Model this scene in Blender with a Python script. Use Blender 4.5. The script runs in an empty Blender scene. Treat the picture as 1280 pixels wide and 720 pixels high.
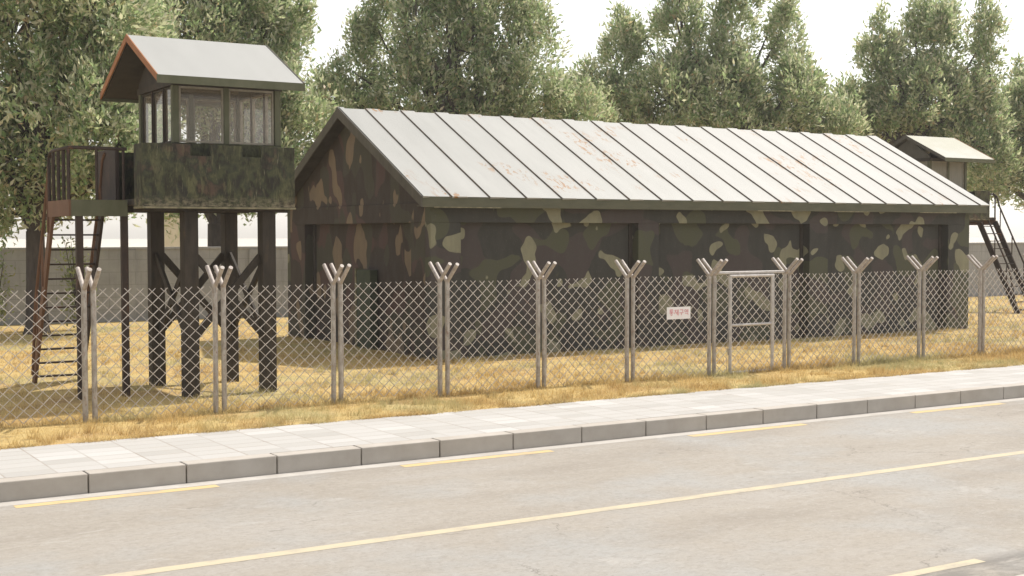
import bpy, math, random
import numpy as np
from mathutils import Vector, Matrix

random.seed(7)
rng = np.random.default_rng(11)
R = math.radians
scene = bpy.context.scene
COL = scene.collection
ORG = {}            # world origin of each top-level object, so parts can be written in world metres
CAM_H = 2.8
HAZE = 0.0006
ROAD_Z = -0.225

# ------------------------------------------------------------------ helpers
def tag(o, label=None, cat=None, group=None, kind=None):
    if label: o['label'] = label
    if cat: o['category'] = cat
    if group: o['group'] = group
    if kind: o['kind'] = kind
    return o

def thing(name, label, cat, loc, group=None):
    o = bpy.data.objects.new(name, None)
    o.empty_display_size = 0.3
    COL.objects.link(o)
    o.location = loc
    ORG[o.name] = Vector(loc)
    return tag(o, label, cat, group)

def children(o):
    return [c for c in bpy.data.objects if c.parent == o]

def copy_tree(o, parent=None):
    c = o.copy(); COL.objects.link(c)
    c.parent = parent
    if parent is not None:
        c.matrix_parent_inverse = Matrix()
    for ch in children(o):
        copy_tree(ch, c)
    return c

class MB:
    """collects shapes into one mesh"""
    def __init__(self):
        self.v = []; self.f = []
    def add(self, vs, fs):
        b = len(self.v)
        self.v += [tuple(p) for p in vs]
        self.f += [tuple(i + b for i in f) for f in fs]
        return self
    def box(self, x0, x1, y0, y1, z0, z1):
        vs = [(x, y, z) for z in (z0, z1) for y in (y0, y1) for x in (x0, x1)]
        return self.add(vs, [(0,2,3,1),(4,5,7,6),(0,1,5,4),(2,6,7,3),(0,4,6,2),(1,3,7,5)])
    def beam(self, p, q, w, h, up=(0,0,1)):
        p = Vector(p); q = Vector(q); d = (q - p).normalized(); up = Vector(up)
        s = d.cross(up)
        if s.length < 1e-4: s = d.cross(Vector((1,0,0)))
        s.normalize(); u = s.cross(d).normalized()
        vs = []
        for c in (p, q):
            for a, b in ((-1,-1),(1,-1),(1,1),(-1,1)):
                vs.append(c + s*(a*w/2) + u*(b*h/2))
        return self.add(vs, [(0,1,2,3),(7,6,5,4),(0,4,5,1),(1,5,6,2),(2,6,7,3),(3,7,4,0)])
    def tube(self, pts, r, n=8, caps=True):
        pts = [Vector(p) for p in pts]
        rs = r if isinstance(r, (list, tuple)) else [r]*len(pts)
        rings = []; prev = None
        for i, p in enumerate(pts):
            if i == 0: d = pts[1]-pts[0]
            elif i == len(pts)-1: d = pts[-1]-pts[-2]
            else: d = (pts[i+1]-pts[i]).normalized() + (pts[i]-pts[i-1]).normalized()
            d.normalize()
            if prev is None:
                a = d.orthogonal().normalized()
            else:
                a = (prev - d*prev.dot(d)).normalized()
            prev = a; b = d.cross(a)
            rings.append([p + a*(math.cos(2*math.pi*k/n)*rs[i]) + b*(math.sin(2*math.pi*k/n)*rs[i]) for k in range(n)])
        vs = [p for ring in rings for p in ring]; fs = []
        for i in range(len(pts)-1):
            for k in range(n):
                k2 = (k+1) % n
                fs.append((i*n+k, i*n+k2, (i+1)*n+k2, (i+1)*n+k))
        if caps:
            fs.append(tuple(range(n-1, -1, -1)))
            fs.append(tuple(range((len(pts)-1)*n, len(pts)*n)))
        return self.add(vs, fs)
    def prism(self, poly, a, b):
        """poly: list of 3D points (planar), extruded by vector from a to b"""
        n = len(poly); a = Vector(a); b = Vector(b)
        vs = [Vector(p)+a for p in poly] + [Vector(p)+b for p in poly]
        fs = [tuple(range(n-1,-1,-1)), tuple(range(n, 2*n))]
        for k in range(n):
            k2 = (k+1) % n
            fs.append((k, k2, n+k2, n+k))
        return self.add(vs, fs)
    def build(self, name, mat, parent=None, bevel=0, smooth=False):
        import bmesh
        off = Vector((0,0,0)); o = parent
        while o is not None:
            if o.name in ORG: off = ORG[o.name]; break
            o = o.parent
        me = bpy.data.meshes.new(name)
        me.from_pydata([tuple(Vector(p) - off) for p in self.v], [], self.f)
        bm = bmesh.new(); bm.from_mesh(me)
        bmesh.ops.recalc_face_normals(bm, faces=bm.faces)
        bm.to_mesh(me); bm.free()
        me.materials.append(mat)
        if smooth:
            me.polygons.foreach_set('use_smooth', [True]*len(me.polygons))
            me.set_sharp_from_angle(angle=R(45))
        ob = bpy.data.objects.new(name, me); COL.objects.link(ob)
        if parent is not None: ob.parent = parent
        if bevel:
            m = ob.modifiers.new('bevel', 'BEVEL'); m.width = bevel; m.segments = 2
            m.limit_method = 'ANGLE'; m.angle_limit = R(40)
        return ob

# ------------------------------------------------------------------ materials
class NT:
    def __init__(self, name, rough=0.8, spec=0.3, metal=0.0):
        self.m = bpy.data.materials.new(name); self.m.use_nodes = True
        self.t = self.m.node_tree; self.n = self.t.nodes
        self.b = self.n['Principled BSDF']
        self.b.inputs['Roughness'].default_value = rough
        self.b.inputs['Specular IOR Level'].default_value = spec
        self.b.inputs['Metallic'].default_value = metal
    def new(self, typ, **kw):
        x = self.n.new(typ)
        for k, v in kw.items(): setattr(x, k, v)
        return x
    def link(self, a, b): self.t.links.new(a, b)
    def coord(self, scale=(1,1,1), which='Object', rot=(0,0,0), loc=(0,0,0)):
        tc = self.new('ShaderNodeTexCoord'); mp = self.new('ShaderNodeMapping')
        mp.inputs['Scale'].default_value = scale; mp.inputs['Rotation'].default_value = rot
        mp.inputs['Location'].default_value = loc
        self.link(tc.outputs[which], mp.inputs['Vector'])
        return mp.outputs['Vector']
    def geo(self, scale=(1,1,1), loc=(0,0,0)):
        g = self.new('ShaderNodeNewGeometry'); mp = self.new('ShaderNodeMapping')
        mp.inputs['Scale'].default_value = scale; mp.inputs['Location'].default_value = loc
        self.link(g.outputs['Position'], mp.inputs['Vector'])
        return mp.outputs['Vector']
    def noise(self, vec, scale, detail=4, rough=0.5, dist=0.0, out='Fac'):
        x = self.new('ShaderNodeTexNoise')
        x.inputs['Scale'].default_value = scale; x.inputs['Detail'].default_value = detail
        x.inputs['Roughness'].default_value = rough; x.inputs['Distortion'].default_value = dist
        if vec is not None: self.link(vec, x.inputs['Vector'])
        return x.outputs[out]
    def ramp(self, fac, stops, interp='LINEAR'):
        x = self.new('ShaderNodeValToRGB'); cr = x.color_ramp; cr.interpolation = interp
        while len(cr.elements) < len(stops): cr.elements.new(0.5)
        for e, (p, c) in zip(cr.elements, stops):
            e.position = p
            e.color = (c, c, c, 1) if isinstance(c, (int, float)) else (*c, 1)
        self.link(fac, x.inputs['Fac'])
        return x.outputs['Color']
    def mix(self, fac, a, b, blend='MIX'):
        x = self.new('ShaderNodeMix', data_type='RGBA', blend_type=blend)
        for v, s in ((fac, x.inputs[0]), (a, x.inputs[6]), (b, x.inputs[7])):
            if isinstance(v, (int, float)): s.default_value = v
            elif isinstance(v, tuple): s.default_value = (*v, 1)
            else: self.link(v, s)
        return x.outputs[2]
    def math(self, op, a, b=None):
        x = self.new('ShaderNodeMath', operation=op)
        for v, s in ((a, x.inputs[0]), (b, x.inputs[1])):
            if v is None: continue
            if isinstance(v, (int, float)): s.default_value = v
            else: self.link(v, s)
        return x.outputs[0]
    def base(self, c):
        if isinstance(c, tuple): self.b.inputs['Base Color'].default_value = (*c, 1)
        else: self.link(c, self.b.inputs['Base Color'])
    def bump(self, h, strength=0.3, dist=0.02):
        x = self.new('ShaderNodeBump'); x.inputs['Strength'].default_value = strength
        x.inputs['Distance'].default_value = dist
        self.link(h, x.inputs['Height']); self.link(x.outputs['Normal'], self.b.inputs['Normal'])

M = {}
def mat_simple(name, c1, c2, scale=6, rough=0.8, spec=0.3, metal=0.0, bump=0.15, stretch=(1,1,1), lo=0.35, hi=0.65):
    k = NT(name, rough, spec, metal)
    v = k.geo(stretch)
    f = k.noise(v, scale, 6, 0.6)
    k.base(k.ramp(f, [(lo, c1), (hi, c2)]))
    if bump: k.bump(k.noise(v, scale*4, 4, 0.6), bump, 0.01)
    M[name] = k.m
    return k

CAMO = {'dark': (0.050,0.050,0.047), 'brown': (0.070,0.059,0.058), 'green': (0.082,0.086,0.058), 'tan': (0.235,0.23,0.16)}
CAMO_G = {'dark': (0.054,0.043,0.038), 'brown': (0.088,0.057,0.052), 'green': (0.066,0.062,0.047), 'tan': (0.19,0.145,0.10)}  # gable palette browner: warm light on the left side put into the paint
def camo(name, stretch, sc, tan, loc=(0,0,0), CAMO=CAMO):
    k = NT(name, 0.85, 0.2)
    v = k.geo(stretch, loc)
    w = k.noise(v, 1.3, 2, 0.5, 0, 'Color')
    ad = k.new('ShaderNodeVectorMath', operation='MULTIPLY_ADD')
    k.link(w, ad.inputs[0]); ad.inputs[1].default_value = (0.35,0.35,0.35); k.link(v, ad.inputs[2])
    v2 = ad.outputs[0]
    def off(x):
        o = k.new('ShaderNodeVectorMath', operation='ADD'); k.link(v2, o.inputs[0]); o.inputs[1].default_value = (x, x*1.7, -x*0.6)
        return o.outputs[0]
    nb = k.ramp(k.noise(off(0), sc*0.75, 0.6, 0.4), [(0.0, 0.0), (0.56, 0.0), (0.568, 1.0)])
    ng = k.ramp(k.noise(off(7.3), sc*0.8, 0.6, 0.4), [(0.0, 0.0), (0.585, 0.0), (0.592, 1.0)])
    nt = k.ramp(k.noise(off(19.1), sc*1.15, 0.8, 0.4), [(0.0, 0.0), (tan, 0.0), (tan+0.01, 1.0)])
    c = k.mix(nb, CAMO['dark'], CAMO['brown'])
    c = k.mix(ng, c, CAMO['green'])
    c = k.mix(nt, c, CAMO['tan'])
    g = k.noise(k.geo((1,1,0.35)), 5, 6, 0.65)
    c = k.mix(k.ramp(g, [(0.40, 0.0), (0.75, 0.4)]), c, (0.085,0.082,0.075))
    sp = k.noise(k.geo(), 26, 4, 0.7)
    c = k.mix(k.ramp(sp, [(0.60, 0.0), (0.72, 0.35)]), c, (0.15,0.14,0.12))
    k.base(c); k.bump(k.noise(k.geo(), 30, 4, 0.6), 0.25, 0.01)
    M[name] = k.m

camo('camo_front', (1,1,1), 1.4, 0.61)
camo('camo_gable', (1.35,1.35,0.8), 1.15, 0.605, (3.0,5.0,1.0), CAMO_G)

def rusty(name, paint, paint2, amount, rust=(0.30,0.13,0.05), rough=0.75, streak=(1,1,0.4), scale=3.0):
    k = NT(name, rough, 0.3)
    v = k.geo(streak)
    p = k.ramp(k.noise(v, scale*2, 6, 0.6), [(0.3, paint), (0.7, paint2)])
    r = k.ramp(k.noise(v, scale, 7, 0.7, 0.4), [(amount, 0.0), (amount+0.09, 1.0)])
    rc = k.ramp(k.noise(k.geo(), 14, 5, 0.6), [(0.3, tuple(x*0.55 for x in rust)), (0.7, rust)])
    k.base(k.mix(r, p, rc)); k.bump(k.noise(k.geo(), 35, 4, 0.6), 0.25, 0.008)
    M[name] = k.m
rusty('dark_timber', (0.026,0.022,0.017), (0.056,0.044,0.033), 0.60, (0.085,0.06,0.035), streak=(1.6,1.6,0.35))
rusty('green_steel', (0.085,0.09,0.052), (0.12,0.12,0.075), 0.72, (0.22,0.12,0.06))
rusty('rust_warm_light_plate', (0.115,0.062,0.038), (0.16,0.085,0.05), 0.62, (0.20,0.10,0.055))  # rust; on left beam and stringer the tone also holds warm side light
rusty('rust_warm_light_steel', (0.24,0.10,0.045), (0.34,0.15,0.06), 0.60, (0.17,0.08,0.045))  # left verges: warm light on left faces put into the rust colour
rusty('brown_steel', (0.030,0.022,0.018), (0.058,0.038,0.029), 0.60, (0.20,0.09,0.045), streak=(1,1,0.6))
rusty('curtain_boards', (0.20,0.19,0.16), (0.27,0.255,0.21), 0.75, streak=(5,5,0.3))
rusty('fascia_green', (0.080,0.082,0.055), (0.115,0.112,0.075), 0.80, (0.2,0.11,0.06), streak=(0.3,1,1))
rusty('verge_brown', (0.07,0.064,0.052), (0.10,0.092,0.075), 0.80)
mat_simple('window_frame', (0.22,0.20,0.155), (0.32,0.29,0.235), 8)
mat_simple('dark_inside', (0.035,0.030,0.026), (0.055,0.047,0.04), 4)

# weathered camouflage plates of the tower parapet
k = NT('parapet_paint', 0.85, 0.2)
v = k.geo((1,1,0.32)); v1 = k.geo()
c = k.ramp(k.noise(v1, 2.2, 4, 0.55), [(0.38, (0.036,0.035,0.028)), (0.50, (0.070,0.074,0.040)), (0.57, (0.040,0.042,0.031)), (0.65, (0.085,0.058,0.043))])
st = k.ramp(k.noise(k.geo((1,1,0.3)), 7, 8, 0.75, 0.8), [(0.50, 0.0), (0.64, 0.7)])
c = k.mix(st, c, (0.135,0.13,0.066))
st2 = k.ramp(k.noise(k.geo((1,1,0.35), (4,2,1)), 9, 8, 0.75), [(0.48, 0.0), (0.60, 0.7)])
c = k.mix(st2, c, (0.024,0.021,0.017))
st3 = k.ramp(k.noise(k.geo((1,1,0.10), (9,3,2)), 30, 5, 0.72), [(0.63, 0.0), (0.71, 0.7)])
c = k.mix(st3, c, (0.24,0.215,0.14))
sx = k.new('ShaderNodeSeparateXYZ'); g = k.new('ShaderNodeNewGeometry'); k.link(g.outputs['Position'], sx.inputs[0])
mr = k.new('ShaderNodeMapRange'); k.link(sx.outputs['Z'], mr.inputs[0]); mr.inputs[1].default_value = 3.46; mr.inputs[2].default_value = 3.29
wear = k.ramp(k.noise(k.geo((1,1,2)), 8, 7, 0.75), [(0.44, 0.0), (0.60, 1.0)])
c = k.mix(k.math('MULTIPLY', mr.outputs[0], wear), c, (0.22,0.19,0.125))
k.base(c); k.bump(k.noise(v1, 20, 5, 0.6), 0.3, 0.01); M['parapet_paint'] = k.m
mat_simple('worn_edge', (0.13,0.125,0.075), (0.25,0.22,0.14), 9, stretch=(1,1,1))

# pale sheet metal roofs with rust blooms (rust in patches and along some seams)
def sheet_roof(name, c1, c2, rust_cut, tint=None):
    k = NT(name, 0.5, 0.35)
    v = k.geo()
    c = k.ramp(k.noise(k.geo((1,0.25,0.25)), 2.2, 6, 0.6), [(0.3, c1), (0.7, c2)])
    if tint:
        c = k.mix(k.ramp(k.noise(v, 0.9, 5, 0.6), [(0.40, 0.0), (0.62, 0.9)]), c, tint)
    big = k.ramp(k.noise(v, 0.55, 2, 0.5), [(rust_cut-0.02, 0.0), (rust_cut+0.06, 1.0)])
    fine = k.ramp(k.noise(k.geo((1.5,0.6,0.6)), 5.0, 8, 0.72, 0.5), [(0.53, 0.0), (0.57, 1.0)])
    rmask = k.math('MULTIPLY', big, fine)
    rc = k.ramp(k.noise(v, 12, 5, 0.6), [(0.3, (0.15,0.066,0.016)), (0.7, (0.27,0.15,0.052))])
    c = k.mix(rmask, c, rc)
    k.base(c)
    k.bump(k.noise(k.geo((1,0.3,0.3)), 3, 3, 0.5), 0.08, 0.03)
    M[name] = k.m
sheet_roof('roof_sheet', (0.250,0.256,0.243), (0.29,0.294,0.281), 0.585)
sheet_roof('tower_roof_sheet', (0.295,0.30,0.288), (0.32,0.325,0.312), 0.85)
mat_simple('rib_shade', (0.10,0.09,0.075), (0.19,0.14,0.10), 5)  # colour of the painted shade along the roof ribs

# galvanised fence tubes
k = NT('fence_pipe', 0.55, 0.4, 0.0)
v = k.geo((1,1,0.5))
c = k.ramp(k.noise(v, 14, 6, 0.65), [(0.32, (0.24,0.21,0.175)), (0.6, (0.42,0.385,0.34))])
c = k.mix(k.ramp(k.noise(v, 30, 5, 0.7), [(0.54, 0.0), (0.66, 0.7)]), c, (0.22,0.13,0.09))
k.base(c); k.bump(k.noise(k.geo(), 60, 3, 0.6), 0.2, 0.004); M['fence_pipe'] = k.m
k = NT('fence_wire', 0.5, 0.4, 0.0)
c = k.ramp(k.noise(k.geo(), 9, 5, 0.7), [(0.38, (0.40,0.36,0.32)), (0.6, (0.55,0.51,0.465))])
c = k.mix(k.ramp(k.noise(k.geo(), 3.5, 4, 0.7), [(0.62, 0.0), (0.72, 0.7)]), c, (0.30,0.18,0.13))
k.base(c); M['fence_wire'] = k.m
mat_simple('gate_tube', (0.40,0.37,0.34), (0.55,0.52,0.49), 12, rough=0.45)
mat_simple('arm_tube', (0.29,0.25,0.22), (0.44,0.395,0.355), 12, rough=0.5)

# glass: clear with a thin beige milky share
k = NT('milky_glass')
o = k.n['Material Output']; k.n.remove(k.b)
tr = k.new('ShaderNodeBsdfTransparent'); gl = k.new('ShaderNodeBsdfGlossy'); df = k.new('ShaderNodeBsdfDiffuse')
gl.inputs['Roughness'].default_value = 0.05; df.inputs['Color'].default_value = (0.62,0.54,0.43,1)
m1 = k.new('ShaderNodeMixShader'); m2 = k.new('ShaderNodeMixShader')
fr = k.new('ShaderNodeFresnel'); fr.inputs['IOR'].default_value = 1.45
gg = k.new('ShaderNodeNewGeometry')
k.link(k.math('MULTIPLY', fr.outputs[0], k.math('SUBTRACT', 1.0, gg.outputs['Backfacing'])), m1.inputs[0]); k.link(tr.outputs[0], m1.inputs[1]); k.link(gl.outputs[0], m1.inputs[2])
dn = k.ramp(k.noise(k.geo((1,1,0.6)), 1.0, 2, 0.5), [(0.3, 0.075), (0.7, 0.10)])
k.link(dn, m2.inputs[0]); k.link(m1.outputs[0], m2.inputs[1]); k.link(df.outputs[0], m2.inputs[2])
k.link(m2.outputs[0], o.inputs['Surface']); M['milky_glass'] = k.m

# road
k = NT('road_concrete', 0.85, 0.25)
v = k.geo(); vs = k.geo((0.25,1,1))
c = k.ramp(k.noise(vs, 0.9, 6, 0.6), [(0.30, (0.255,0.230,0.197)), (0.5, (0.30,0.275,0.238)), (0.72, (0.325,0.307,0.280))])
c = k.mix(k.ramp(k.noise(v, 0.45, 5, 0.6), [(0.48, 0.0), (0.66, 0.75)]), c, (0.305,0.307,0.298))
c = k.mix(k.ramp(k.noise(k.geo((0.5,1,1)), 1.7, 9, 0.75, 0.8), [(0.57, 0.0), (0.68, 0.6)]), c, (0.40,0.385,0.36))
c = k.mix(k.ramp(k.noise(k.geo((0.45,1.3,1)), 5.5, 9, 0.72, 0.7), [(0.63, 0.0), (0.68, 0.75)]), c, (0.175,0.155,0.13))
c = k.mix(k.ramp(k.noise(k.geo((0.6,1.4,1)), 14, 6, 0.7, 0.4), [(0.65, 0.0), (0.71, 0.8)]), c, (0.15,0.13,0.11))
c = k.mix(k.ramp(k.noise(k.geo((0.5,1,1)), 9, 9, 0.75, 0.5), [(0.52, 0.0), (0.72, 0.55)]), c, (0.355,0.335,0.305))
c = k.mix(k.ramp(k.noise(k.geo((0.8,1,1)), 16, 8, 0.85), [(0.36, 0.55), (0.52, 0.0)]), c, (0.20,0.18,0.155))
c = k.mix(k.ramp(k.noise(k.geo((0.8,1,1), (5,5,0)), 20, 7, 0.85), [(0.52, 0.0), (0.66, 0.5)]), c, (0.40,0.385,0.36))
vo = k.new('ShaderNodeTexVoronoi', feature='DISTANCE_TO_EDGE'); vo.inputs['Scale'].default_value = 0.33
dv = k.new('ShaderNodeVectorMath', operation='MULTIPLY_ADD'); k.link(k.noise(v, 1.6, 6, 0.7, 0, 'Color'), dv.inputs[0]); dv.inputs[1].default_value = (0.9,0.9,0); k.link(v, dv.inputs[2])
k.link(dv.outputs[0], vo.inputs['Vector'])
crk = k.ramp(vo.outputs['Distance'], [(0.0, 1.0), (0.0045, 0.0)])
crm = k.ramp(k.noise(v, 0.5, 3, 0.6), [(0.53, 0.0), (0.60, 0.75)])
c = k.mix(k.math('MULTIPLY', crk, crm), c, (0.13,0.115,0.10))
# grime and broken surface towards the near gutter
sx = k.new('ShaderNodeSeparateXYZ'); gg = k.new('ShaderNodeNewGeometry'); k.link(gg.outputs['Position'], sx.inputs[0])
near = k.new('ShaderNodeMapRange'); k.link(sx.outputs['Y'], near.inputs[0])
near.inputs[1].default_value = 8.12; near.inputs[2].default_value = 7.92
worn = k.ramp(k.noise(k.geo((0.4,1,1)), 2.2, 8, 0.7, 0.5), [(0.36, 0.0), (0.50, 1.0)])
c = k.mix(k.math('MULTIPLY', near.outputs[0], k.math('MULTIPLY', worn, 0.75)), c, (0.15,0.142,0.13))
k.base(c); k.bump(k.noise(v, 40, 5, 0.7), 0.25, 0.006); M['road_concrete'] = k.m

def paint(name, col):
    k = NT(name, 0.8, 0.25)
    w = k.ramp(k.noise(k.geo((0.5,1,1)), 6, 8, 0.7), [(0.48, 0.0), (0.72, 0.85)])
    k.base(k.mix(w, col, (0.31,0.285,0.25))); M[name] = k.m
paint('yellow_paint', (0.54,0.41,0.21))
paint('pale_yellow_paint', (0.47,0.415,0.30))
mat_simple('gutter_concrete', (0.38,0.36,0.33), (0.46,0.44,0.41), 3)
mat_simple('dirty_gutter', (0.17,0.16,0.145), (0.40,0.385,0.36), 2.2, stretch=(0.5,1,1), lo=0.42, hi=0.58)
mat_simple('kerb_stone', (0.365,0.335,0.295), (0.425,0.395,0.355), 2.5, bump=0.2)
mat_simple('joint_dirt', (0.10,0.085,0.065), (0.16,0.14,0.11), 5)

# sidewalk paving
k = NT('paving', 0.8, 0.25)
v = k.geo((1,1,1), (-0.045, -15.87, 0))
br = k.new('ShaderNodeTexBrick'); br.offset = 0.0; br.squash = 1.0
k.link(v, br.inputs['Vector'])
br.inputs['Color1'].default_value = (0.0,0,0,1); br.inputs['Color2'].default_value = (1,1,1,1); br.inputs['Mortar'].default_value = (0.5,0.5,0.5,1)
br.inputs['Scale'].default_value = 1.0; br.inputs['Brick Width'].default_value = 0.585; br.inputs['Row Height'].default_value = 0.312
br.inputs['Mortar Size'].default_value = 0.011; br.inputs['Bias'].default_value = 0.0
tone = k.ramp(br.outputs['Color'], [(0.0, (0.365,0.355,0.335)), (0.35, (0.405,0.397,0.378)), (0.75, (0.42,0.412,0.395)), (1.0, (0.465,0.46,0.445))])
jn = k.noise(k.geo(), 1.3, 4, 0.6)
c = k.mix(k.math('MULTIPLY', br.outputs['Fac'], k.ramp(jn, [(0.35, 0.2), (0.6, 0.9)])), tone, (0.27,0.235,0.20))
c = k.mix(k.ramp(k.noise(k.geo(), 2.2, 7, 0.7), [(0.5, 0.0), (0.75, 0.35)]), c, (0.43,0.40,0.36))
k.base(c); k.bump(k.math('SUBTRACT', 1.0, br.outputs['Fac']), 0.3, 0.006); M['paving'] = k.m

# dry lawn
k = NT('dry_lawn', 0.95, 0.1)
v = k.geo()
c = k.ramp(k.noise(v, 0.55, 7, 0.65), [(0.30, (0.41,0.325,0.15)), (0.5, (0.50,0.37,0.155)), (0.66, (0.41,0.27,0.125))])
c = k.mix(k.ramp(k.noise(v, 0.33, 5, 0.6), [(0.50, 0.0), (0.62, 0.6)]), c, (0.34,0.32,0.17))
c = k.mix(k.ramp(k.noise(k.geo((0.6,1,1), (3,7,0)), 0.8, 7, 0.7), [(0.51, 0.0), (0.64, 0.6)]), c, (0.32,0.205,0.10))
c = k.mix(k.ramp(k.noise(k.geo((0.7,1,1)), 3.0, 8, 0.75), [(0.53, 0.0), (0.64, 0.7)]), c, (0.17,0.12,0.06))
c = k.mix(k.ramp(k.noise(v, 18, 6, 0.7), [(0.48, 0.0), (0.66, 0.55)]), c, (0.48,0.38,0.20))
k.base(c); k.bump(k.noise(v, 22, 6, 0.7), 0.6, 0.03); M['dry_lawn'] = k.m
mat_simple('far_ground', (0.50,0.47,0.41), (0.56,0.53,0.47), 0.2, bump=0)  # pale tone puts distance haze into the ground colour

k = NT('grass_blade', 0.8, 0.15)
g = k.new('ShaderNodeNewGeometry')
big = k.noise(k.geo(), 0.33, 5, 0.6)
c1 = k.ramp(g.outputs['Random Per Island'], [(0.0, (0.72,0.57,0.28)), (0.45, (0.64,0.48,0.205)), (0.76, (0.50,0.35,0.15)), (0.90, (0.28,0.18,0.08)), (1.0, (0.70,0.57,0.32))])
c2 = k.ramp(g.outputs['Random Per Island'], [(0.0, (0.54,0.50,0.26)), (0.5, (0.42,0.41,0.22)), (1.0, (0.62,0.53,0.29))])
c = k.mix(k.ramp(big, [(0.49, 0.0), (0.58, 0.9)]), c1, c2)
c = k.mix(k.ramp(k.noise(k.geo((0.6,1,1), (3,7,0)), 0.8, 7, 0.7), [(0.52, 0.0), (0.64, 0.4)]), c, (0.42,0.28,0.13))
k.base(c)
tl = k.new('ShaderNodeBsdfTranslucent'); k.link(c, tl.inputs['Color'])
ms = k.new('ShaderNodeMixShader'); ms.inputs[0].default_value = 0.35
k.link(k.b.outputs[0], ms.inputs[1]); k.link(tl.outputs[0], ms.inputs[2]); k.link(ms.outputs[0], k.n['Material Output'].inputs['Surface'])
M['grass_blade'] = k.m

# leaves
def leaf_mat(name, stops):
    k = NT(name, 0.45, 0.45)
    g = k.new('ShaderNodeNewGeometry')
    c = k.ramp(g.outputs['Random Per Island'], stops)
    k.base(c)
    tl = k.new('ShaderNodeBsdfTranslucent')
    k.link(k.mix(0.4, c, (0.52,0.58,0.26)), tl.inputs['Color'])
    ms = k.new('ShaderNodeMixShader'); ms.inputs[0].default_value = 0.55
    k.link(k.b.outputs[0], ms.inputs[1]); k.link(tl.outputs[0], ms.inputs[2]); k.link(ms.outputs[0], k.n['Material Output'].inputs['Surface'])
    M[name] = k.m
leaf_mat('leaf', [(0.0, (0.08,0.15,0.07)), (0.14, (0.20,0.33,0.15)), (0.36, (0.34,0.43,0.23)), (0.54, (0.46,0.50,0.33)),
                  (0.74, (0.58,0.58,0.42)), (0.93, (0.74,0.71,0.57)), (0.985, (0.48,0.32,0.20)), (1.0, (0.18,0.29,0.12))])  # pale stops put glints and a hazy lift into the leaf colour
leaf_mat('shrub_leaf', [(0.0, (0.05,0.075,0.025)), (0.5, (0.10,0.125,0.04)), (0.8, (0.17,0.18,0.06)), (1.0, (0.30,0.27,0.08))])
mat_simple('bark', (0.045,0.037,0.032), (0.085,0.07,0.06), 7, bump=0.6, stretch=(1,1,0.3))

k = NT('wall_concrete', 0.9, 0.2)
v = k.geo()
c = k.ramp(k.noise(v, 1.4, 7, 0.65), [(0.3, (0.26,0.262,0.265)), (0.7, (0.34,0.342,0.342))])
c = k.mix(k.ramp(k.noise(k.geo((2,2,0.25)), 3, 6, 0.7), [(0.5, 0.0), (0.72, 0.4)]), c, (0.17,0.168,0.165))
br = k.new('ShaderNodeTexBrick'); mp = k.geo((1,0,0)); 
sx = k.new('ShaderNodeSeparateXYZ'); g = k.new('ShaderNodeNewGeometry'); k.link(g.outputs['Position'], sx.inputs[0])
cb = k.new('ShaderNodeCombineXYZ'); k.link(sx.outputs['X'], cb.inputs[0]); k.link(sx.outputs['Z'], cb.inputs[1])
k.link(cb.outputs[0], br.inputs['Vector']); br.inputs['Scale'].default_value = 1.0
br.inputs['Brick Width'].default_value = 0.8; br.inputs['Row Height'].default_value = 0.4; br.inputs['Mortar Size'].default_value = 0.012
c = k.mix(k.math('MULTIPLY', br.outputs['Fac'], 0.3), c, (0.15,0.145,0.14))
k.base(c); k.bump(k.noise(v, 25, 5, 0.7), 0.3, 0.01); M['wall_concrete'] = k.m
mat_simple('cream_plaster', (0.62,0.57,0.47), (0.68,0.63,0.53), 2)
mat_simple('pale_plaster', (0.62,0.62,0.62), (0.68,0.68,0.68), 2)
mat_simple('sign_white', (0.78,0.74,0.72), (0.82,0.79,0.77), 9, bump=0)
mat_simple('sign_red', (0.62,0.22,0.24), (0.70,0.32,0.32), 40, bump=0)
mat_simple('box_green', (0.045,0.055,0.038), (0.065,0.075,0.05), 5)

# ------------------------------------------------------------------ ground, road, sidewalk
def sheet(name, x0, x1, y0, y1, z, mat, nx=1, ny=1):
    mb = MB()
    vs = [(x0+(x1-x0)*i/nx, y0+(y1-y0)*j/ny, z) for j in range(ny+1) for i in range(nx+1)]
    fs = [(j*(nx+1)+i, j*(nx+1)+i+1, (j+1)*(nx+1)+i+1, (j+1)*(nx+1)+i) for j in range(ny) for i in range(nx)]
    mb.add(vs, fs)
    return tag(mb.build(name, mat), kind='structure')
X0, X1 = -120, 220
sheet('ground', -500, 900, -300, 1000, -0.42, M['far_ground'])
lawn = MB()
ys = [18.05, 18.3, 19, 20, 22, 25, 30, 36, 42, 50, 60, 70]
nxl = 140
vs = []
for j, y in enumerate(ys):
    for i in range(nxl+1):
        x = X0 + (X1-X0)*i/nxl
        z = 0.0 if j == 0 else 0.012 + 0.025*math.sin(x*0.9+y*0.7)*math.sin(y*1.3-x*0.4)
        vs.append((x, y, z))
lawn.add(vs, [(j*(nxl+1)+i, j*(nxl+1)+i+1, (j+1)*(nxl+1)+i+1, (j+1)*(nxl+1)+i) for j in range(len(ys)-1) for i in range(nxl)])
tag(lawn.build('lawn', M['dry_lawn'], smooth=True), kind='structure')
sheet('road', X0, X1, 6.3, 15.7, ROAD_Z, M['road_concrete'])
tag(MB().box(X0, X1, 15.87, 18.06, -0.4, 0.004).build('sidewalk', M['paving']), kind='structure')
tag(MB().box(X0, X1, 5.0, 6.652, -0.4, 0.004).build('sidewalk', M['paving']), kind='structure')
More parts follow.
